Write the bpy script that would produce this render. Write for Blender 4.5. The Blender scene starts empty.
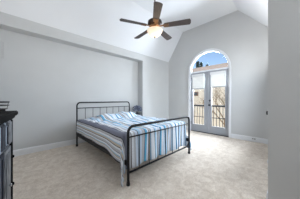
import bpy, bmesh, math, random
from mathutils import Vector, Matrix
random.seed(7)
PI = math.pi
S = bpy.context.scene
COL = S.collection
R = math.radians

# ------------------------------------------------------------------ camera
CAMH = 1.15
YAW = 45.8                                   # camera heading, degrees from the X axis
cd = bpy.data.cameras.new('camera'); cd.sensor_width = 36; cd.lens = 16.56; cd.clip_start = 0.02
cam = bpy.data.objects.new('camera', cd); COL.objects.link(cam)
cam.location = (0, 0, CAMH); cam.rotation_euler = (PI/2, 0, R(YAW-90))
S.camera = cam

# ------------------------------------------------------------------ world, sun, daylight, added fill, exposure
W = bpy.data.worlds.new('world'); S.world = W; W.use_nodes = True
nt = W.node_tree; nt.nodes.clear()
wo = nt.nodes.new('ShaderNodeOutputWorld'); bg = nt.nodes.new('ShaderNodeBackground')
sky = nt.nodes.new('ShaderNodeTexSky'); sky.sky_type = 'NISHITA'; sky.sun_disc = False
sky.sun_elevation = R(42); sky.sun_rotation = R(200); sky.air_density = 1.0; sky.dust_density = 0.3; sky.ozone_density = 2.0
nt.links.new(sky.outputs[0], bg.inputs[0]); nt.links.new(bg.outputs[0], wo.inputs[0])
bg.inputs[1].default_value = 0.2

def light(name, typ, loc, energy, color, rot=None, **kw):
    l = bpy.data.lights.new(name, typ); l.energy = energy; l.color = color
    for k, v in kw.items(): setattr(l, k, v)
    o = bpy.data.objects.new(name, l); COL.objects.link(o); o.location = loc
    if rot: o.rotation_euler = rot
    return o
sun = light('sun', 'SUN', (0, 0, 20), 3.2, (1, .94, .84), (R(48), 0, R(-130)), angle=R(0.6))
# daylight coming in by the french doors (stands on the balcony, faces into the room)
light('door_daylight', 'AREA', (5.35, 1.97, 1.95), 425, (.80, .895, 1.0), (0, R(62), 0), shape='RECTANGLE', size=2.2, size_y=1.8)
# landing light: added fill behind the camera, no source there
# added fill through an added window in the right-hand wall (out of the picture, behind the near corner)
light('window_fill', 'AREA', (3.45, -.45, 1.95), 150, (.81, .905, 1.0), (R(43), 0, 0), shape='RECTANGLE', size=2.0, size_y=1.8)
light('landing_fill', 'AREA', (1.35, -1.25, 2.45), 16, (.90, .95, 1.0), (R(40), 0, R(15)), shape='RECTANGLE', size=.9, size_y=.6)
# added upward fill lights without lamps, behind the dresser and the near right wall
light('up_fill', 'AREA', (-.45, 2.0, 1.3), 17, (1, .92, .83), (R(180-40), 0, R(-98)), shape='DISK', size=.45)
light('up_fill', 'AREA', (3.6, .32, 1.7), 14, (1, .98, .95), (R(180-15), 0, 0), shape='DISK', size=.3)

S.view_settings.view_transform = 'Standard'; S.view_settings.look = 'None'
S.view_settings.exposure = 0.0; S.view_settings.gamma = 1.0; S.view_settings.use_curve_mapping = False
S.cycles.use_denoising = True
S.cycles.max_bounces = 10; S.cycles.diffuse_bounces = 6; S.cycles.transparent_max_bounces = 16
S.cycles.caustics_reflective = False; S.cycles.caustics_refractive = False

# ------------------------------------------------------------------ materials
def srgb(r, g, b):
    def f(c):
        c /= 255.0
        return c/12.92 if c <= .04045 else ((c+.055)/1.055)**2.4
    return (f(r), f(g), f(b), 1)
def mat(name, col, rough=.6, metal=0, noise=0, nscale=20, bump=0, bscale=200, spec=.5, emit=None, estr=0, stretch=None, col2=None):
    m = bpy.data.materials.new(name); m.use_nodes = True
    n = m.node_tree; b = n.nodes['Principled BSDF']
    b.inputs['Base Color'].default_value = col; b.inputs['Roughness'].default_value = rough
    b.inputs['Metallic'].default_value = metal; b.inputs['Specular IOR Level'].default_value = spec
    tc = n.nodes.new('ShaderNodeTexCoord'); src = tc.outputs['Object']
    if stretch:
        mp = n.nodes.new('ShaderNodeMapping'); mp.inputs['Scale'].default_value = stretch
        n.links.new(src, mp.inputs[0]); src = mp.outputs[0]
    if noise or col2:
        t = n.nodes.new('ShaderNodeTexNoise'); t.inputs['Scale'].default_value = nscale; t.inputs['Detail'].default_value = 5
        n.links.new(src, t.inputs['Vector'])
        r = n.nodes.new('ShaderNodeValToRGB')
        c2 = col2 or tuple(min(1, c*(1+noise)) for c in col[:3])+(1,)
        c1 = col if col2 else tuple(c*(1-noise) for c in col[:3])+(1,)
        r.color_ramp.elements[0].color = c1; r.color_ramp.elements[1].color = c2
        r.color_ramp.elements[0].position = .35; r.color_ramp.elements[1].position = .65
        n.links.new(t.outputs['Fac'], r.inputs[0]); n.links.new(r.outputs[0], b.inputs['Base Color'])
    if bump:
        t = n.nodes.new('ShaderNodeTexNoise'); t.inputs['Scale'].default_value = bscale; t.inputs['Detail'].default_value = 3
        n.links.new(src, t.inputs['Vector'])
        bp = n.nodes.new('ShaderNodeBump'); bp.inputs['Strength'].default_value = bump; bp.inputs['Distance'].default_value = .01
        n.links.new(t.outputs['Fac'], bp.inputs['Height']); n.links.new(bp.outputs[0], b.inputs['Normal'])
    if emit:
        b.inputs['Emission Color'].default_value = emit; b.inputs['Emission Strength'].default_value = estr
    return m

M_wall = mat('wall_paint', srgb(196, 197, 197), .85, noise=.012, nscale=3, bump=.04, bscale=220)
M_ceil = mat('ceiling_paint', srgb(227, 229, 232), .9, noise=.01, nscale=2, bump=.06, bscale=120)
M_trim = mat('white_trim_paint', srgb(228, 230, 233), .4)
M_black = mat('black_iron', srgb(20, 20, 23), .5, metal=0, spec=.35, noise=.1, nscale=60)
M_bronze = mat('dark_bronze', srgb(52, 40, 33), .35, metal=.7)
M_brass = mat('aged_brass', srgb(112, 86, 64), .4, metal=.6)
M_blade = mat('weathered_wood_blade', srgb(54, 47, 46), .55, nscale=9, stretch=(1, 12, 12), col2=srgb(80, 71, 69))
M_door = mat('door_grey_paint', srgb(162, 165, 171), .45)
M_nickel = mat('dark_nickel', srgb(70, 72, 78), .3, metal=.9)
M_silver = mat('silver_knob', srgb(190, 192, 196), .2, metal=1)
M_dblack = mat('black_lacquer_top', srgb(10, 10, 12), .75, spec=.12)
M_dbody = mat('slate_grey_lacquer', srgb(112, 115, 120), .45, noise=.55, nscale=16, stretch=(5, 5, .7))
M_dpanel = mat('pale_blue_grey_panel', srgb(156, 168, 184), .3, noise=.3, nscale=10, stretch=(6, 6, .5))
M_dnavy = mat('navy_gap', srgb(30, 38, 52), .5)
M_mattress = mat('white_mattress_ticking', srgb(214, 216, 220), .9)
M_white = mat('white_plastic', srgb(226, 227, 228), .5)
M_slot = mat('dark_slot', srgb(70, 72, 76), .6)
M_leafblue = mat('blue_grey_leaf', srgb(50, 57, 80), .7, nscale=22, col2=srgb(150, 160, 186))
M_pot = mat('dark_ceramic', srgb(44, 46, 56), .4)
M_stand = mat('dark_stained_wood', srgb(46, 44, 50), .45, noise=.2, nscale=10, stretch=(1, 8, 8))
M_stucco = mat('cream_stucco', srgb(226, 216, 200), .9, noise=.07, nscale=2, bump=.2, bscale=40)
M_roof = mat('clay_roof', srgb(186, 166, 148), .9, noise=.15, nscale=3)
M_shut = mat('brown_shutter', srgb(150, 118, 98), .7)
M_bark = mat('bark', srgb(112, 92, 72), .9, noise=.25, nscale=14)
M_everg = mat('evergreen_needles', srgb(70, 96, 92), .9, nscale=3, col2=srgb(104, 130, 118))
M_lawn = mat('dry_lawn', srgb(180, 160, 120), .95, noise=.15, nscale=1.2)
M_deck = mat('deck_boards', srgb(150, 146, 140), .8, noise=.1, nscale=4, stretch=(1, 14, 1))
M_twig = mat('dry_twigs', srgb(150, 128, 102), .9, noise=.25, nscale=9)

# carpet: blotchy pile with brushed marks
M_carpet = bpy.data.materials.new('cut_pile_carpet'); M_carpet.use_nodes = True
n = M_carpet.node_tree; b = n.nodes['Principled BSDF']; b.inputs['Roughness'].default_value = 1; b.inputs['Specular IOR Level'].default_value = .1
tc = n.nodes.new('ShaderNodeTexCoord')
t1 = n.nodes.new('ShaderNodeTexNoise'); t1.inputs['Scale'].default_value = 9; t1.inputs['Detail'].default_value = 6; t1.inputs['Roughness'].default_value = .75; t1.inputs['Distortion'].default_value = .6
t2 = n.nodes.new('ShaderNodeTexNoise'); t2.inputs['Scale'].default_value = 60; t2.inputs['Detail'].default_value = 3
r1 = n.nodes.new('ShaderNodeValToRGB'); r1.color_ramp.elements[0].position = .36; r1.color_ramp.elements[1].position = .66
r1.color_ramp.elements[0].color = srgb(216, 201, 185); r1.color_ramp.elements[1].color = srgb(246, 235, 222)
r2 = n.nodes.new('ShaderNodeValToRGB'); r2.color_ramp.elements[0].position = .3; r2.color_ramp.elements[1].position = .7
r2.color_ramp.elements[0].color = (.80, .80, .80, 1); r2.color_ramp.elements[1].color = (1.0, 1.0, 1.0, 1)
mx = n.nodes.new('ShaderNodeMix'); mx.data_type = 'RGBA'; mx.blend_type = 'MULTIPLY'; mx.inputs[0].default_value = 1
n.links.new(tc.outputs['Object'], t1.inputs[0]); n.links.new(tc.outputs['Object'], t2.inputs[0])
n.links.new(t1.outputs['Fac'], r1.inputs[0]); n.links.new(t2.outputs['Fac'], r2.inputs[0])
n.links.new(r1.outputs[0], mx.inputs[6]); n.links.new(r2.outputs[0], mx.inputs[7]); n.links.new(mx.outputs[2], b.inputs['Base Color'])
bp = n.nodes.new('ShaderNodeBump'); bp.inputs['Strength'].default_value = .5; bp.inputs['Distance'].default_value = .01
n.links.new(t2.outputs['Fac'], bp.inputs['Height']); n.links.new(bp.outputs[0], b.inputs['Normal'])

# window glass: clear with a weak reflection
M_glass = bpy.data.materials.new('clear_glass'); M_glass.use_nodes = True
n = M_glass.node_tree; n.nodes.clear(); o = n.nodes.new('ShaderNodeOutputMaterial'); a = n.nodes.new('ShaderNodeBsdfTransparent'); g = n.nodes.new('ShaderNodeBsdfGlossy')
g.inputs['Roughness'].default_value = .02; mi = n.nodes.new('ShaderNodeMixShader'); fr = n.nodes.new('ShaderNodeFresnel'); fr.inputs[0].default_value = 1.3
n.links.new(fr.outputs[0], mi.inputs[0]); n.links.new(a.outputs[0], mi.inputs[1]); n.links.new(g.outputs[0], mi.inputs[2]); n.links.new(mi.outputs[0], o.inputs[0])
# cellular shade cloth
M_shade = bpy.data.materials.new('pleated_shade_cloth'); M_shade.use_nodes = True
n = M_shade.node_tree; n.nodes.clear(); o = n.nodes.new('ShaderNodeOutputMaterial'); a = n.nodes.new('ShaderNodeBsdfDiffuse'); g = n.nodes.new('ShaderNodeBsdfTranslucent')
a.inputs[0].default_value = srgb(238, 238, 236); g.inputs[0].default_value = srgb(246, 244, 238); mi = n.nodes.new('ShaderNodeMixShader'); mi.inputs[0].default_value = .011
n.links.new(a.outputs[0], mi.inputs[1]); n.links.new(g.outputs[0], mi.inputs[2]); n.links.new(mi.outputs[0], o.inputs[0])
# alabaster lamp bowl, lit
M_bowl = mat('lit_alabaster_glass', srgb(250, 236, 214), .4, emit=(1, .80, .56, 1), estr=.42)

# ------------------------------------------------------------------ mesh helpers
def obj(name, bm, m, parent=None, smooth=False, loc=None):
    me = bpy.data.meshes.new(name)
    bmesh.ops.recalc_face_normals(bm, faces=bm.faces[:])
    bm.to_mesh(me); bm.free()
    for mm in (m if isinstance(m, (list, tuple)) else [m]): me.materials.append(mm)
    if smooth:
        for p in me.polygons: p.use_smooth = True
    o = bpy.data.objects.new(name, me); COL.objects.link(o)
    if parent: o.parent = parent
    if loc: o.location = loc
    return o
def struct(name, bm, m, parent=None, smooth=False):
    o = obj(name, bm, m, parent, smooth); o['kind'] = 'structure'; return o
def tag(o, label, cat, group=None, kind=None):
    o['label'] = label; o['category'] = cat
    if group: o['group'] = group
    if kind: o['kind'] = kind
    return o
def thing(name, label, cat, loc=(0, 0, 0), rz=0, group=None):
    o = bpy.data.objects.new(name, None); COL.objects.link(o); o.location = loc; o.rotation_euler = (0, 0, rz)
    return tag(o, label, cat, group)
def box(bm, x0, x1, y0, y1, z0, z1, bev=0, seg=2):
    t = bmesh.new(); bmesh.ops.create_cube(t, size=1)
    for v in t.verts: v.co = Vector(((x0+x1)/2+v.co.x*(x1-x0), (y0+y1)/2+v.co.y*(y1-y0), (z0+z1)/2+v.co.z*(z1-z0)))
    if bev: bmesh.ops.bevel(t, geom=t.edges[:], offset=bev, segments=seg, affect='EDGES')
    merge(bm, t)
def merge(bm, t, mtx=None):
    mp = {}
    for v in t.verts: mp[v] = bm.verts.new(mtx @ v.co if mtx else v.co)
    for f in t.faces:
        try: nf = bm.faces.new([mp[v] for v in f.verts]); nf.material_index = f.material_index
        except ValueError: pass
    t.free()
def tube(bm, pts, rad, seg=8, cap=True, closed=False):
    pts = [Vector(p) for p in pts]; n = len(pts)
    rads = rad if isinstance(rad, (list, tuple)) else [rad]*n
    def tan(i):
        if closed: return (pts[(i+1) % n]-pts[i-1]).normalized()
        if i == 0: return (pts[1]-pts[0]).normalized()
        if i == n-1: return (pts[-1]-pts[-2]).normalized()
        return ((pts[i+1]-pts[i]).normalized()+(pts[i]-pts[i-1]).normalized()).normalized()
    t = tan(0); up = Vector((0, 0, 1)) if abs(t.z) < .9 else Vector((1, 0, 0))
    u = t.cross(up).normalized(); rings = []
    for i in range(n):
        t2 = tan(i); u = (u-t2*u.dot(t2)).normalized(); v = t2.cross(u)
        rings.append([bm.verts.new(pts[i]+(u*math.cos(2*PI*k/seg)+v*math.sin(2*PI*k/seg))*rads[i]) for k in range(seg)])
    m = n if closed else n-1
    for i in range(m):
        a, c = rings[i], rings[(i+1) % n]
        for k in range(seg): bm.faces.new((a[k], a[(k+1) % seg], c[(k+1) % seg], c[k]))
    if cap and not closed: bm.faces.new(rings[0]); bm.faces.new(rings[-1][::-1])
def lathe(bm, prof, cx=0, cy=0, seg=24, cap=True):
    rings = []
    for r, z in prof: rings.append([bm.verts.new((cx+r*math.cos(2*PI*k/seg), cy+r*math.sin(2*PI*k/seg), z)) for k in range(seg)])
    for a, c in zip(rings, rings[1:]):
        for k in range(seg): bm.faces.new((a[k], a[(k+1) % seg], c[(k+1) % seg], c[k]))
    if cap:
        bm.faces.new(rings[0]); bm.faces.new(rings[-1])
def ball(bm, c, r, sub=2, sc=(1, 1, 1)):
    t = bmesh.new(); bmesh.ops.create_icosphere(t, subdivisions=sub, radius=r)
    merge(bm, t, Matrix.Translation(c) @ Matrix.Diagonal((*sc, 1)))
def flat_solid(loops, thick, place):
    """outline with holes in 2D, filled and extruded; place(u, v, w) -> 3D"""
    bm = bmesh.new(); edges = []
    for lp in loops:
        vs = [bm.verts.new((p[0], p[1], 0)) for p in lp]
        for i in range(len(vs)): edges.append(bm.edges.new((vs[i], vs[(i+1) % len(vs)])))
    bmesh.ops.triangle_fill(bm, edges=edges, use_beauty=True, use_dissolve=False)
    r = bmesh.ops.extrude_face_region(bm, geom=bm.faces[:])
    for v in r['geom']:
        if isinstance(v, bmesh.types.BMVert): v.co.z = thick
    for v in bm.verts: v.co = Vector(place(*v.co))
    return bm
B = bmesh.new

# ------------------------------------------------------------------ room shell
XW = 4.65            # window wall, room face
YN, YS = 3.90, 3.65  # niche wall and soffit / pier face
ZS, ZT, ZC = 2.51, 2.73, 3.76
XB = -0.68           # wall behind the camera
DY, DW, DH = 1.98, .655, 2.135   # door centre, half width, head
bm = B(); box(bm, XB-.1, XW+.15, .03, YN+.15, -.12, 0); box(bm, XB-.1, 2.1, -1.7, .03, -.12, 0); struct('floor', bm, M_carpet)
# bed wall with the recessed niche: back, soffit and pier
bm = B(); box(bm, XB-.1, XW+.15, YN, YN+.15, 0, 3.0); box(bm, XB-.1, XW, YS, YN, ZS, 3.0); box(bm, 3.19, XW, YS, YN, 0, ZS)
struct('wall_left', bm, M_wall)
# window wall with the arched opening
arc = [(DY+DW*math.cos(a), DH+DW*math.sin(a)) for a in [PI*i/32 for i in range(33)]]
loop = [(.03, 0), (DY-DW, 0)] + [(y, z) for y, z in arc[::-1]] + [(DY+DW, 0), (YN+.15, 0), (YN+.15, 4.0), (.03, 4.0)]
bm = flat_solid([loop], .09, lambda u, v, w: (XW+w, u, v)); struct('wall_far', bm, M_wall)
# right wall mass: face to the room and the return beside the camera
WX0, WX1, WZ0, WZ1 = 2.5, 4.3, .40, 2.30
bm = flat_solid([[(1.95, 0), (XW, 0), (XW, 3.0), (1.95, 3.0)], [(WX0, WZ0), (WX1, WZ0), (WX1, WZ1), (WX0, WZ1)]], .15, lambda u, v, w: (u, .03+w, v))
box(bm, 1.95, 2.10, -1.7, .03, 0, 3.0)
struct('wall_right', bm, M_wall)
bm = flat_solid([[(WX0-.08, WZ0-.08), (WX1+.08, WZ0-.08), (WX1+.08, WZ1+.08), (WX0-.08, WZ1+.08)], [(WX0+.03, WZ0+.03), (WX1-.03, WZ0+.03), (WX1-.03, WZ1-.03), (WX0+.03, WZ1-.03)]], .025, lambda u, v, w: (u, .18+w, v))
box(bm, WX0-.1, WX1+.1, .18, .23, WZ0-.1, WZ0-.07)
w2 = struct('added_window', bm, M_trim)  # unseen window, added to let fill light in from the right
bm = flat_solid([[(WX0, WZ0), (WX1, WZ0), (WX1, WZ1), (WX0, WZ1)], [(WX0+.05, WZ0+.05), (3.43, WZ0+.05), (3.43, WZ1-.05), (WX0+.05, WZ1-.05)], [(3.47, WZ0+.05), (WX1-.05, WZ0+.05), (WX1-.05, WZ1-.05), (3.47, WZ1-.05)]], .05, lambda u, v, w: (u, .07+w, v)); obj('sash', bm, M_trim, w2)
bm = B(); box(bm, WX0+.04, WX1-.04, .092, .098, WZ0+.04, WZ1-.04); obj('pane', bm, M_glass, w2)
# walls behind the camera
bm = B(); box(bm, XB-.1, XB, -1.7, YN+.15, 0, 4.0); box(bm, XB, 1.95, -1.7, -1.6, 0, 4.0); struct('wall_rear', bm, M_wall)
# vaulted ceiling: two slopes and the flat
prof = [(YS+.25, ZT), (YS, ZT), (2.95, ZC), (1.10, ZC), (.18, ZT), (-.02, ZT)]
bm = B()
ring = prof + [(-.02, ZT+.15), (.1, ZT+.2), (1.05, ZC+.15), (3.0, ZC+.15), (YS+.05, ZT+.2), (YS+.25, ZT+.15)]
f = bm.faces.new([bm.verts.new((XB-.1, y, z)) for y, z in ring])
r = bmesh.ops.extrude_face_region(bm, geom=[f])
for v in r['geom']:
    if isinstance(v, bmesh.types.BMVert): v.co.x = XW+.15
box(bm, XB-.1, 2.1, -1.75, -.02, ZT, ZT+.15)
struct('ceiling', bm, M_ceil)

def skirting(name, p0, p1, nrm):
    """baseboard from p0 to p1, moulded top edge, standing off the wall along nrm"""
    pf = [(0, 0), (.016, 0), (.016, .105), (.011, .122), (.005, .130), (0, .130)]
    d = Vector((nrm[0], nrm[1], 0)); bm = B(); rings = []
    for p in (p0, p1): rings.append([bm.verts.new(Vector((p[0], p[1], z))+d*o) for o, z in pf])
    for i in range(6): bm.faces.new((rings[0][i], rings[0][(i+1) % 6], rings[1][(i+1) % 6], rings[1][i]))
    bm.faces.new(rings[0]); bm.faces.new(rings[1])
    return struct(name, bm, M_trim)
skirting('baseboard_left', (XB, YN), (3.19, YN), (0, -1))
skirting('baseboard_pier', (3.19, YS), (XW, YS), (0, -1))
skirting('baseboard_far_left', (XW, YS), (XW, DY+DW+.055), (-1, 0))
skirting('baseboard_far_right', (XW, DY-DW-.055), (XW, .18), (-1, 0))
skirting('baseboard_right', (1.97, .18), (XW, .18), (0, 1))

# ------------------------------------------------------------------ french doors and arched transom
def arch_loop(hw, z0, n=32): return [(DY+hw*math.cos(PI*i/n), DH+hw*math.sin(PI*i/n)) for i in range(n+1)]
co = DW+.042
loop = [(DY-co, 0), (DY-DW+.01, 0)] + arch_loop(DW-.01, DH)[::-1] + [(DY+DW-.01, 0), (DY+co, 0)] + arch_loop(co, DH)
bm = flat_solid([loop], .028, lambda u, v, w: (XW-.028+w, u, v))
bm2 = flat_solid([[(DY-co-.012, 0), (DY-co+.018, 0)] + arch_loop(co-.018, DH)[::-1] + [(DY+co-.018, 0), (DY+co+.012, 0)] + arch_loop(co+.012, DH)], .014, lambda u, v, w: (XW-.042+w, u, v))
merge(bm, bm2); struct('trim_1', bm, M_trim)
# jamb lining
loop = [(DY-DW, 0), (DY-DW+.012, 0)] + arch_loop(DW-.012, DH)[::-1] + [(DY+DW-.012, 0), (DY+DW, 0)] + arch_loop(DW, DH)
bm = flat_solid([loop], .055, lambda u, v, w: (XW+.005+w, u, v)); struct('trim_2', bm, M_trim)
# arched transom window
win = flat_solid([[(DY-DW+.012, DH-.02), (DY+DW-.012, DH-.02)] + arch_loop(DW-.012, DH),
                  [(DY-DW+.030, DH+.02), (DY+DW-.030, DH+.02)] + [(DY+(DW-.030)*math.cos(a), DH+.02+(DW-.046)*math.sin(a)) for a in [PI*i/32 for i in range(1, 32)]]], .034, lambda u, v, w: (XW+.004+w, u, v))
win = struct('window_1', win, M_trim)
bm = flat_solid([[(DY-DW+.035, DH+.015), (DY+DW-.06, DH+.015)] + [(DY+(DW-.035)*math.cos(a), DH+.015+(DW-.055)*math.sin(a)) for a in [PI*i/32 for i in range(1, 32)]]], .006, lambda u, v, w: (XW+.026+w, u, v))
obj('pane', bm, M_glass, win)
bm = B(); box(bm, XW+.0, XW+.14, DY-DW+.012, DY+DW-.012, 0, .022); struct('threshold', bm, M_nickel)
def leaf(name, y0, y1, g0, g1):
    """glazed door leaf: stiles, rails, bead round the glass; glass g0..g1"""
    gz0, gz1 = .26, 2.00
    bm = flat_solid([[(y0, .024), (y1, .024), (y1, DH-.022), (y0, DH-.022)], [(g0, gz0), (g1, gz0), (g1, gz1), (g0, gz1)]], .045, lambda u, v, w: (XW+.035+w, u, v))
    d = struct(name, bm, M_door)
    bm = flat_solid([[(g0-.022, gz0-.022), (g1+.022, gz0-.022), (g1+.022, gz1+.022), (g0-.022, gz1+.022)], [(g0+.004, gz0+.004), (g1-.004, gz0+.004), (g1-.004, gz1-.004), (g0+.004, gz1-.004)]], .018, lambda u, v, w: (XW+.02+w, u, v))
    obj('glazing_bead', bm, M_door, d)
    bm = B(); box(bm, XW+.054, XW+.060, g0-.005, g1+.005, gz0-.005, gz1+.005); obj('pane', bm, M_glass, d)
    return d
dl = leaf('door_1', DY+.004, DY+DW-.015, DY+.135, DY+.56)     # leaf nearer the bed
dr = leaf('door_2', DY-DW+.015, DY-.004, DY-.532, DY-.105)
bm = B(); box(bm, XW+.018, XW+.035, DY-.02, DY+.03, .03, DH-.03, .004); obj('astragal', bm, M_door, dl)
# hardware on the right leaf
bm = B()
t = B(); lathe(t, [(.0, 0), (.030, 0), (.030, .008), (.014, .014), (.012, .03), (.0, .03)], seg=20, cap=False); merge(bm, t, Matrix.Translation((XW+.035, DY-.052, 1.115)) @ Matrix.Rotation(-PI/2, 4, 'Y'))
box(bm, XW-.008, XW+.008, DY-.058, DY-.046, 1.10, 1.13, .003); obj('deadbolt', bm, M_nickel, dr)
bm = B()
t = B(); lathe(t, [(.0, 0), (.033, 0), (.033, .008), (.013, .014), (.011, .035), (.022, .042), (.031, .056), (.024, .072), (.0, .076)], seg=20, cap=False); merge(bm, t, Matrix.Translation((XW+.035, DY-.052, .965)) @ Matrix.Rotation(-PI/2, 4, 'Y'))
obj('door_knob', bm, M_nickel, dr)
for d, yy in ((dl, DY+DW-.015), (dr, DY-DW+.015)):
    for z in (.3, 1.1, 1.9):
        bm = B(); tube(bm, [(XW+.028, yy, z-.045), (XW+.028, yy, z+.045)], .007, 8); obj('hinge', bm, M_nickel, d)
# pleated shades, one on each leaf
def shade(y0, y1, zb, label):
    s = thing('pleated_shade', label, 'window shade', (XW+.0, (y0+y1)/2, zb), 0, 'shades on the french doors')
    h = (y1-y0)/2; zt = 2.045-zb; bm = B()
    n = 22; z1 = zt-.085
    a = [bm.verts.new((-.012 if i % 2 else .004, -h+.01, z1*i/n)) for i in range(n+1)]
    c = [bm.verts.new((-.012 if i % 2 else .004, h-.01, z1*i/n)) for i in range(n+1)]
    for i in range(n): bm.faces.new((a[i], a[i+1], c[i+1], c[i]))
    obj('shade_cloth', bm, M_shade, s)
    bm = B(); box(bm, -.045, .018, -h, h, zt-.085, zt, .006); obj('headrail', bm, M_white, s)
    bm = B(); box(bm, -.018, .010, -h+.006, h-.006, -.022, .004, .004); obj('bottom_rail', bm, M_door, s)
shade(DY+.12, DY+.575, 1.535, 'white pleated shade half lowered on the French door leaf nearer the bed')
shade(DY-.547, DY-.09, 1.565, 'white pleated shade half lowered on the French door leaf with the knob')

# ------------------------------------------------------------------ outside: balcony, lawn, house, trees
bm = B(); box(bm, XW+.15, XW+.75, DY-1.1, DY+1.1, -.16, -.03); struct('balcony_floor', bm, M_deck)
rl = thing('balcony_railing', 'black iron balcony railing outside the French doors', 'railing', (XW+.5, DY, -.03))
bm = B(); box(bm, -.022, .022, -1.05, 1.05, .915, .975, .006); obj('top_rail', bm, M_black, rl)
bm = B(); box(bm, -.012, .012, -1.05, 1.05, .50, .522, .003); obj('middle_rail', bm, M_black, rl)
bm = B(); box(bm, -.015, .015, -1.05, 1.05, .06, .09, .003); obj('bottom_rail', bm, M_black, rl)
for s in (-1.03, 1.03):
    bm = B(); box(bm, -.02, .02, s-.02, s+.02, 0, .93, .003); obj('post', bm, M_black, rl)
for k in range(19):
    y = -.945+k*.105; bm = B()
    tube(bm, [(0, y, .08), (0, y, .18), (-.03, y, .28), (-.035, y, .38), (-.012, y, .52), (0, y, .62), (0, y, .93)], .010, 6); obj('baluster', bm, M_black, rl)
bm = B(); box(bm, XW+.2, 60, -40, 60, -3.3, -3.2); struct('ground', bm, M_lawn)
# neighbour's house
hs = thing('neighbor_house', 'cream stucco house with a low clay roof beyond the balcony', 'house', (16, 6, -3.2))
bm = B(); box(bm, 0, 7, -16, 16, 0, 7.55); obj('wall', bm, M_stucco, hs)
bm = B()
vs = [(-.6, -16.5, 7.45), (7.6, -16.5, 7.45), (7.6, 16.5, 7.45), (-.6, 16.5, 7.45), (3.5, -16.5, 9.1), (3.5, 16.5, 9.1), (-.6, -16.5, 7.6), (7.6, -16.5, 7.6), (7.6, 16.5, 7.6), (-.6, 16.5, 7.6)]
v = [bm.verts.new(p) for p in vs]
for q in ((0, 1, 2, 3), (0, 6, 9, 3), (1, 7, 8, 2), (6, 4, 5, 9), (7, 4, 5, 8), (0, 1, 7, 4, 6), (3, 2, 8, 5, 9)): bm.faces.new([v[i] for i in q])
obj('roof', bm, M_roof, hs)
for y, z in ((-5, 4.8), (2.3, 4.8), (-1.9, 1.2)):
    bm = B(); box(bm, -.06, .02, y-.32, y+.32, z, z+.5, .02); w_ = obj('window', bm, M_shut, hs)
    bm = B(); box(bm, -.08, -.05, y-.24, y+.24, z+.08, z+.42); obj('pane', bm, M_slot, w_)

def branchy(bm, p, d, L, r, depth, rnd, spread=.55, nmin=2, nmax=4):
    q = p+d*L; mid = p+d*L*.5+Vector((rnd.uniform(-1, 1), rnd.uniform(-1, 1), 0))*L*.05
    tube(bm, [p, mid, q], [r, r*.85, r*.65], 5 if depth > 1 else 4, cap=False)
    if depth == 0: return
    for k in range(rnd.randint(nmin, nmax)):
        dd = (d+Vector((rnd.uniform(-1, 1), rnd.uniform(-1, 1), rnd.uniform(-.35, .75)))*spread*1.3).normalized()
        branchy(bm, p+d*L*rnd.uniform(.55, 1), dd, L*rnd.uniform(.55, .8), r*.55, depth-1, rnd, spread, nmin, nmax)
def bare_tree(x, y, L, label, seed, depth=4, group='bare trees beyond the balcony', name='bare_tree', m=None):
    rnd = random.Random(seed); t = thing(name, label, 'tree' if name == 'bare_tree' else 'shrub', (x, y, -3.2), 0, group)
    bm = B(); tube(bm, [(0, 0, 0), (.05, .02, L*.5), (0, 0, L)], [L*.04, L*.033, L*.026], 7); obj('trunk', bm, M_bark, t)
    bm = B()
    for k in range(5):
        a = rnd.uniform(0, 2*PI); branchy(bm, Vector((0, 0, L*rnd.uniform(.6, .98))), Vector((math.cos(a)*.6, math.sin(a)*.6, rnd.uniform(.5, 1))).normalized(), L*.5, L*.018, depth, rnd)
    obj('branches', bm, m or M_twig, t)
bare_tree(11.6, 3.6, 2.9, 'bare brown tree straight outside the French door leaf with the knob', 3)
bare_tree(12.6, 7.6, 1.7, 'low bare brown tree outside the French door leaf nearer the bed', 11, 3)
def evergreen(x, y, h, label, seed):
    rnd = random.Random(seed); t = thing('evergreen_tree', label, 'tree', (x, y, -3.2), 0, 'evergreens behind the roof')
    bm = B(); tube(bm, [(0, 0, 0), (0, 0, h*.9)], [h*.03, .03], 7); obj('trunk', bm, M_bark, t)
    bm = B()
    for k in range(700):
        u = rnd.random()**.8; z = h*(.18+.82*u); rr = h*.10*(1-u)**.8*rnd.uniform(.5, 1.05); a = rnd.uniform(0, 2*PI)
        c = Vector((rr*math.cos(a), rr*math.sin(a), z)); s = h*.035*rnd.uniform(.6, 1.3)
        d1 = Vector((math.cos(a), math.sin(a), -.4)).normalized()*s; d2 = Vector((-math.sin(a), math.cos(a), rnd.uniform(-.5, .5)))*s*.5
        bm.faces.new([bm.verts.new(c+q) for q in (-d1, d2, d1, -d2)])
    obj('foliage', bm, M_everg, t)
evergreen(25, 12.6, 11.5, 'dark evergreen over the roof, tallest at the left of the arched window', 1)
evergreen(31, 14.8, 12.9, 'dark evergreen rising over the roof, middle one in the arched window', 2)
evergreen(29, 12.5, 11.6, 'dark evergreen rising over the roof, rightmost one in the arched window', 5)

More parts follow.
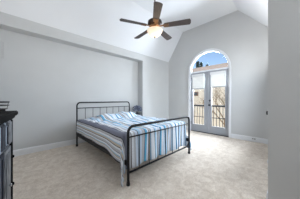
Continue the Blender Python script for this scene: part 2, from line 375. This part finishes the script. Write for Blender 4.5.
# ------------------------------------------------------------------ bed
BX0, BX1, BYF, BYH = 1.08, 2.65, 1.53, 3.69
bed = thing('iron_bed', 'black iron queen bed with spindled headboard and footboard against the niche wall', 'bed', ((BX0+BX1)/2, (BYF+BYH)/2, 0))
ox, oy = (BX0+BX1)/2, (BYF+BYH)/2
hx = (BX1-BX0)/2
def bed_end(name, y, top, bar, low, rpost):
    rc = .085; pts = [(-hx, y, .0), (-hx, y, .35), (-hx, y, top-rc)]
    pts += [(-hx+rc-rc*math.cos(a), y, top-rc+rc*math.sin(a)) for a in [PI/2*i/6 for i in range(1, 7)]]
    pts += [(0, y, top)]
    pts += [(-p[0], p[1], p[2]) for p in pts[-2::-1]]
    bm = B(); tube(bm, pts, rpost, 10); obj(name+'_frame', bm, M_black, bed, True)
    bm = B(); tube(bm, [(-hx, y, bar), (hx, y, bar)], .010, 8); obj('crossbar', bm, M_black, bed, True)
    bm = B(); tube(bm, [(-hx, y, low), (hx, y, low)], .014, 8); obj('lower_rail', bm, M_black, bed, True)
    for k in range(1, 8):
        x = -hx+2*hx*k/8; bm = B(); tube(bm, [(x, y, low), (x, y, bar)], .0065, 6)
        ball(bm, (x, y, bar), .013, 1); obj('spindle', bm, M_black, bed, True)
    for s in (-1, 1):
        bm = B(); lathe(bm, [(.017, 0), (.027, 0), (.027, .012), (.021, .05), (.017, .055)], s*hx, y, 14); obj('foot_cap', bm, M_black, bed, True)
        bm = B(); ball(bm, (s*hx, y, bar), .0205, 2, (1, 1, .8)); obj('joint', bm, M_black, bed, True)
bed_end('headboard', BYH-oy, 1.075, .935, .30, .0175)
bed_end('footboard', BYF-oy, .785, .640, .165, .019)
for s in (-1, 1):
    bm = B(); box(bm, s*hx-.014, s*hx+.014, BYF-oy, BYH-oy, .255, .320, .004)
    obj('side_rail', bm, M_black, bed)
for k in range(10):
    y = BYF-oy+.14+k*.205; bm = B(); box(bm, -hx, hx, y-.03, y+.03, .300, .316); obj('slat', bm, M_black, bed)
bm = B(); tube(bm, [(0, BYF-oy+.15, .28), (0, BYH-oy, .28)], .015, 6); obj('center_rail', bm, M_black, bed)
for y in (-.45, .45):
    bm = B(); tube(bm, [(0, y, 0), (0, y, .28)], .013, 8); obj('center_leg', bm, M_black, bed)
MT = .645
bm = B(); box(bm, BX0+.035, BX1-.035, BYF+.155, BYH-.035, .318, MT, .05, 4); tag(obj('mattress', bm, M_mattress, None, True), 'white mattress under the striped quilt on the iron bed', 'mattress')

# quilt: stripes run along the bed; own material per stripe colour
C = {'w': srgb(226, 231, 238), 'p': srgb(204, 218, 234), 'l': srgb(168, 206, 232), 'b': srgb(96, 178, 220), 't': srgb(62, 132, 174),
     'n': srgb(50, 58, 84), 'g': srgb(112, 116, 132), 's': srgb(188, 191, 198), 'k': srgb(58, 54, 60), 'e': srgb(198, 190, 178)}
keys = list(C); QM = [mat('quilt_cotton_'+nm, C[k], .9, noise=.05, nscale=60, bump=.25, bscale=60) for k, nm in zip(keys, ('white', 'pale', 'light_blue', 'blue', 'teal', 'navy', 'grey', 'silver', 'charcoal', 'ecru'))]
# (width in metres, colour), from the hem on the left side of the bed to the hem on the right
pat = []
left_drop = [(.02, 'k'), (.03, 's'), (.012, 'w'), (.03, 'e'), (.010, 'b'), (.035, 'w'), (.008, 'n'), (.04, 's'), (.03, 'w'), (.012, 'k'), (.035, 'e'), (.016, 'l'), (.04, 'w'), (.008, 'g'), (.03, 's')]
edge = [(.014, 'k'), (.11, 'g'), (.014, 'n'), (.03, 's'), (.010, 'k'), (.04, 'w'), (.03, 's')]
top = []; rs = random.Random(21)
for k in range(60):
    top += [(rs.uniform(.036, .060), rs.choice('wwpps')), (rs.choice((.011, .015, .018)), rs.choice('kngn')), (rs.uniform(.028, .042), rs.choice('blblt')), (rs.uniform(.022, .04), rs.choice('wpw'))]
    if k % 3 == 1: top += [(.010, 'n'), (.03, 'e'), (.018, 't'), (.03, 'w')]
pat = left_drop+edge+top
HW = .76; DL, DR, DF = .44, .44, .53
U0 = -HW-DL; U1 = HW+DR
us = [(U0, None)]; u = U0
for w_, c in pat:
    if u >= U1: break
    e = min(u+w_, U1); k = max(1, math.ceil((e-u)/.022))
    for i in range(1, k+1): us.append((u+(e-u)*i/k, c))
    u = e
while u < U1-.001:
    us.append((min(u+.025, U1), 'p')); u += .025
LEN = 1.93; nv = 110; V1 = LEN+DF
YQH = BYH-.10; YQF = YQH-LEN            # head and foot edge of the top
TOP = MT+.018; RE = .05
def wob(x, y): return .006*math.sin(9*x+3.1*y)+.005*math.sin(17*y-6*x+1)+.004*math.sin(23*x+11*y)
def P(u, v):
    eu = max(0, abs(u)-HW); ev = max(0, v-LEN); su = -1 if u < 0 else 1
    x = max(-HW, min(HW, u)); y = YQH-min(v, LEN); z = TOP
    # pillows under the quilt at the head
    def hump(cx, cy, sx, sy, h):
        q = ((x-cx)/sx)**4+((v-cy)/sy)**4
        return h*math.exp(-q)
    if eu == 0 and ev == 0:
        z += max(hump(-.12, .28, .34, .25, .100), hump(.36, .26, .34, .25, .115)) + wob(x, y)*1.1
        z += .012*math.sin(14*x+20*v)*math.exp(-((v-.5)/.35)**2)
        return (ox+x, y, z)
    r = math.hypot(eu, ev)
    # left hem rises towards the head
    if ev == 0 and su < 0:
        q = max(0, min(1, (v/LEN-.72)/.28)); q = q*q*(3-2*q); r = eu*(.75+.05*v/LEN+.20*q)
    th = math.atan2(ev, eu)              # 0 = side, pi/2 = foot
    if r < RE*PI/2:
        a = r/RE; out = RE*math.sin(a); dz = RE*(1-math.cos(a))
    else:
        out = RE; dz = RE+(r-RE*PI/2)
    fall = max(0, dz-RE)
    corner = math.sin(2*th) if (eu > 0 and ev > 0) else 0
    f_side = .012*fall/.4*math.sin(v*11+1)
    f_foot = .030*fall/.4*math.sin(u*19+.6*math.sin(u*7)) + .010
    ox_, oy_ = math.cos(th), math.sin(th)
    outx = out*ox_ + f_side*ox_ + corner*(.11*fall+.015*math.sin(th*9)*fall/.3)
    outy = (out*.55*oy_ + min(.04, f_foot)*oy_*.8)
    if corner: outy += corner*.22*fall*oy_*min(1, max(0, outx-.05)/.03)
    z = TOP-dz + .5*wob(x, y)*math.exp(-fall*20)
    z = max(z, .022+.01*abs(math.sin(th*6)))
    return (ox+x+su*outx, y-outy, z)
bm = B(); grid = []
vlist = [V1*i/nv for i in range(nv+1)]
for u, c in us: grid.append([bm.verts.new(P(u, v)) for v in vlist])
for i in range(1, len(us)):
    mi_ = keys.index(us[i][1])
    for j in range(nv):
        f = bm.faces.new((grid[i-1][j], grid[i][j], grid[i][j+1], grid[i-1][j+1])); f.material_index = mi_
q = obj('quilt', bm, QM, None, True)
sm = q.modifiers.new('thickness', 'SOLIDIFY'); sm.thickness = .010; sm.offset = 1
tag(q, 'blue, white and grey striped quilt draped over the iron bed', 'quilt')

# ------------------------------------------------------------------ nightstand and plant on the far side of the bed
NX, NY = 2.955, 3.64
ns = thing('nightstand', 'small dark nightstand between the bed and the wall pier', 'nightstand', (NX, NY, 0))
bm = B(); box(bm, -.19, .19, -.2, .2, .53, .56, .006); obj('top', bm, M_stand, ns)
bm = B(); box(bm, -.17, .17, -.18, .18, .36, .53, .004); obj('case', bm, M_stand, ns)
bm = B(); box(bm, -.15, .15, -.192, -.18, .38, .515, .003); d = obj('drawer', bm, M_stand, ns)
bm = B(); ball(bm, (0, -.205, .447), .014, 2); obj('knob', bm, M_silver, d)
for sx in (-1, 1):
    for sy in (-1, 1):
        bm = B(); tube(bm, [(sx*.155, sy*.165, .0), (sx*.15, sy*.16, .37)], [.012, .02], 8); obj('leg', bm, M_stand, ns)
pl = thing('potted_plant', 'bushy dark blue-grey plant in a dark pot on the nightstand', 'plant', (NX-.03, NY-.01, .56))
bm = B(); lathe(bm, [(.0, 0), (.085, 0), (.105, .05), (.11, .10), (.10, .125), (.085, .125), (.08, .10), (0, .10)], seg=24, cap=False); obj('pot', bm, M_pot, pl, True)
bm = B(); rnd = random.Random(4)
for k in range(230):
    a = rnd.uniform(0, 2*PI); e = rnd.uniform(-.5, 1.4); rr = rnd.uniform(.5, 1)
    dv = Vector((math.cos(a)*math.cos(e), math.sin(a)*math.cos(e), math.sin(e)))
    c = Vector((0, 0, .25))+Vector((dv.x*.185, dv.y*.165, dv.z*.145))*rr
    s = rnd.uniform(.022, .04); t_ = (dv+Vector((rnd.uniform(-1, 1), rnd.uniform(-1, 1), rnd.uniform(-1, 1)))*.7).normalized(); sd = t_.cross(Vector((rnd.uniform(-1, 1), rnd.uniform(-1, 1), 1))).normalized()*s*.45
    nn = t_.cross(sd).normalized()*s*.15
    vs = [bm.verts.new(c+p) for p in (-t_*s, sd+nn, t_*s, -sd+nn)]
    bm.faces.new((vs[0], vs[1], vs[2])); bm.faces.new((vs[0], vs[2], vs[3]))
obj('foliage', bm, M_leafblue, pl)
bm = B()
for k in range(14):
    a = k*2.4; tube(bm, [(0, 0, .09), (.05*math.cos(a), .05*math.sin(a), .2), (.09*math.cos(a), .09*math.sin(a), .30)], .004, 5)
obj('stems', bm, M_stand, pl)

# ------------------------------------------------------------------ dresser beside the camera, and the wire tray on it
DRZ = R(-8.5)
dz_ = thing('dresser', 'tall slate-grey dresser with a black top at the left edge of the room', 'dresser', (-.022, 1.72, 0), DRZ)
DL_ = 1.0
bm = B(); box(bm, -.45, -.012, -DL_, 0, .08, 1.008, .004); obj('case', bm, M_dbody, dz_)
bm = B(); box(bm, -.475, .034, -DL_-.03, .032, 1.008, 1.050, .008, 3); tp = obj('top', bm, M_dblack, dz_)
bm = B(); box(bm, -.46, -.035, -DL_-.01, -.03, 1.050, 1.070, .005); obj('raised_top_edge', bm, M_dblack, tp)
bm = B(); box(bm, -.46, .016, -DL_-.014, .014, .985, 1.008, .006); obj('cornice', bm, M_dblack, dz_)
bm = B(); box(bm, -.46, .004, -DL_-.01, .01, .0, .08, .006); obj('plinth', bm, M_dblack, dz_)
bm = B()
box(bm, -.04, .0, -.045, .004, .08, .985, .003)
for k in range(3): tube(bm, [(.001, -.010-k*.013, .10), (.001, -.010-k*.013, .97)], .005, 6)
obj('corner_post', bm, M_dblack, dz_)
def front(name, c0, c1, z0, z1, m, knobs=(), reed=False):
    bm = B(); box(bm, -.02, .0, c0, c1, z0, z1, .003)
    if reed:
        for k in range(5): yy = c0+(c1-c0)*(k+.5)/5; tube(bm, [(.0, yy, z0+.012), (.0, yy, z1-.012)], .009, 8)
    else: box(bm, -.004, .005, c0+.03, c1-.03, z0+.03, z1-.03, .004)
    d = obj(name, bm, m, dz_)
    for ky, kz, km in knobs:
        bm = B(); t = B(); lathe(t, [(0, 0), (.011, 0), (.005, .006), (.005, .011), (.013, .016), (.011, .023), (0, .026)], seg=14, cap=False)
        merge(bm, t, Matrix.Translation((.0, ky, kz)) @ Matrix.Rotation(PI/2, 4, 'Y')); obj('knob', bm, km, d, True)
front('cabinet_door', -.25, -.05, .10, .76, M_dbody, [(-.075, .67, M_dblack), (-.075, .44, M_dblack), (-.16, .47, M_silver)])
front('drawer', -.145, -.05, .78, .975, M_dbody, reed=True)
front('drawer', -.205, -.15, .78, .975, M_dnavy)
front('drawer', -.25, -.21, .78, .975, M_dpanel)
front('cabinet_door', -.345, -.26, .10, .76, M_dnavy)
front('drawer', -.345, -.26, .78, .975, M_dnavy, reed=True)
front('cabinet_door', -.655, -.355, .10, .76, M_dpanel, [(-.39, .47, M_silver)])
front('drawer', -.655, -.355, .78, .975, M_dpanel, [(-.5, .88, M_silver)], reed=True)
front('cabinet_door', -.965, -.665, .10, .76, M_dbody, [(-.70, .47, M_silver)])
front('drawer', -.965, -.665, .78, .975, M_dbody, [(-.81, .88, M_silver)], reed=True)
ty = thing('wire_tray', 'black wire tray on top of the slate-grey dresser', 'tray', (-.022, 1.72, 1.070), DRZ)
cx_, cy_, ax, by = -.115, -.135, .115, .13
def oval(z, s=1): return [(cx_+ax*s*math.cos(2*PI*k/40), cy_+by*s*math.sin(2*PI*k/40), z) for k in range(40)]
bm = B(); tube(bm, oval(.060), .0060, 8, closed=True); tube(bm, oval(.034), .0040, 8, closed=True); obj('rim', bm, M_black, ty, True)
bm = B(); tube(bm, oval(.006, .92), .004, 6, closed=True)
vs = [bm.verts.new(p) for p in oval(.002, .92)]; v2 = [bm.verts.new(p) for p in oval(.006, .92)]
bm.faces.new(vs); bm.faces.new(v2)
for k in range(40): bm.faces.new((vs[k], vs[(k+1) % 40], v2[(k+1) % 40], v2[k]))
obj('base', bm, M_black, ty)
a_, b_ = oval(.006, .92), oval(.060)
for k in range(0, 40, 10): bm = B(); tube(bm, [a_[k], b_[k]], .002, 5); obj('upright', bm, M_black, ty)

# ------------------------------------------------------------------ ceiling fan
FX, FY, BZ = 2.07, 1.985, 2.665
fan = thing('ceiling_fan', 'five-blade dark ceiling fan with a lit alabaster bowl light', 'ceiling fan', (FX, FY, BZ))
bm = B(); lathe(bm, [(.0, ZC-BZ), (.075, ZC-BZ), (.075, ZC-BZ-.02), (.03, ZC-BZ-.07), (0, ZC-BZ-.07)], cap=False); obj('canopy', bm, M_bronze, fan, True)
bm = B(); tube(bm, [(0, 0, .15), (0, 0, ZC-BZ-.05)], .012, 10); obj('downrod', bm, M_bronze, fan, True)
bm = B(); lathe(bm, [(0, .18), (.03, .175), (.04, .15), (.10, .13), (.145, .10), (.15, .045), (.12, .02), (.10, .0), (0, 0)], cap=False, seg=32); obj('motor_housing', bm, M_bronze, fan, True)
bm = B(); lathe(bm, [(0, .004), (.105, .004), (.105, -.012), (.075, -.03), (.07, -.055), (0, -.055)], cap=False, seg=32); obj('switch_housing', bm, M_brass, fan, True)
A0 = R(45.8+180+2.5)
for k in range(5):
    a = A0+k*2*PI/5
    bl = B(); n = 10; out_ = []
    for i in range(n+1):
        x = .20+.49*i/n; w_ = .058+.016*(i/n)
        out_.append((x, w_))
    tip = [(.69+.03*math.sin(PI/2*j/4), .074*math.cos(PI/2*j/4) if j < 4 else .03) for j in range(1, 5)]
    half = out_+tip
    loop = half+[(x, -w_) for x, w_ in half[::-1]]
    t = flat_solid([loop], .008, lambda u, v, w: (u, v, w))
    mt = Matrix.Rotation(a, 4, 'Z') @ Matrix.Translation((0, 0, -.005)) @ Matrix.Rotation(R(-12), 4, 'X')
    bm = B(); merge(bm, t, Matrix.Identity(4)); o_ = obj('blade', bm, M_blade, fan); o_.matrix_local = mt
    bm = B(); box(bm, .09, .20, -.018, .018, -.004, .010, .004); box(bm, .18, .29, -.045, .045, -.010, -.001, .003)
    for sx, sy in ((.21, .03), (.21, -.03), (.27, 0)): ball(bm, (sx, sy, -.011), .007, 1)
    b2 = obj('blade_iron', bm, M_brass, fan); b2.matrix_local = mt
bm = B(); lathe(bm, [(.155, -.075), (.160, -.080), (.155, -.105), (.13, -.15), (.085, -.19), (.03, -.208), (.0, -.21)], cap=False, seg=36); bowl = obj('glass_bowl', bm, M_bowl, fan, True)
bm = B(); lathe(bm, [(0, -.205), (.02, -.208), (.016, -.222), (.007, -.232), (.009, -.24), (0, -.248)], cap=False, seg=14); obj('finial', bm, M_bronze, fan, True)
bm = B(); tube(bm, [(.05, .03, -.05), (.05, .03, -.0601)], .01, 6); ball(bm, (.06, 0, -.075), .018, 1); obj('bulb_holder', bm, M_brass, fan)
for k in range(3):
    a = A0+.6+k*2*PI/3
    light('fan_bulb', 'POINT', (FX+.12*math.cos(a), FY+.12*math.sin(a), BZ-.05), .45, (1, .72, .42), shadow_soft_size=.03)
light('fan_bowl_glow', 'POINT', (FX, FY, BZ-.30), 3.5, (1, .82, .6), shadow_soft_size=.12)

# ------------------------------------------------------------------ small fittings
def outlet(loc, rz, label, dark=False, name='wall_outlet', horizontal=False):
    t = thing(name, label, 'outlet' if name == 'wall_outlet' else 'switch', loc, rz)
    a, b_ = (.058, .036) if horizontal else (.036, .058)
    bm = B(); box(bm, 0, .006, -a, a, -b_, b_, .003); obj('cover_plate', bm, M_white, t)
    for s in (-1, 1):
        bm = B()
        if horizontal: box(bm, .005, .009, s*.022-.014, s*.022+.014, -.012, .012, .002)
        else: box(bm, .005, .009, -.012, .012, s*.022-.014, s*.022+.014, .002)
        obj('socket', bm, M_slot, t)
outlet((XW-.016, .72, .082), PI, 'white outlet set in the baseboard right of the French doors', horizontal=True)
t = thing('light_switch', 'switch with a dark toggle seen edge-on at the corner of the near right wall', 'switch', (2.02, .18, 1.0), PI/2)
bm = B(); box(bm, 0, .005, -.036, .036, -.058, .058, .002); obj('cover_plate', bm, M_white, t)
bm = B(); box(bm, .004, .020, -.020, .020, -.02, .02, .003); obj('toggle', bm, M_dblack, t)
outlet((2.02, .18, .36), PI/2, 'outlet seen edge-on low at the corner of the near right wall')
vt = thing('wall_vent', 'pale air vent high on the bed wall at the left edge', 'vent', (-.33, YN, 2.10), -PI/2)
bm = flat_solid([[(-.20, -.20), (.20, -.20), (.20, .20), (-.20, .20)], [(-.165, -.165), (.165, -.165), (.165, .165), (-.165, .165)]], .008, lambda u, v, w: (w, u, v)); obj('frame', bm, M_wall, vt)
for k in range(11):
    z = -.155+k*.031; bm = B(); bm.faces.new([bm.verts.new(p) for p in ((.001, -.166, z), (.001, .166, z), (.007, .166, z+.022), (.007, -.166, z+.022))]); obj('slat', bm, M_wall, vt)
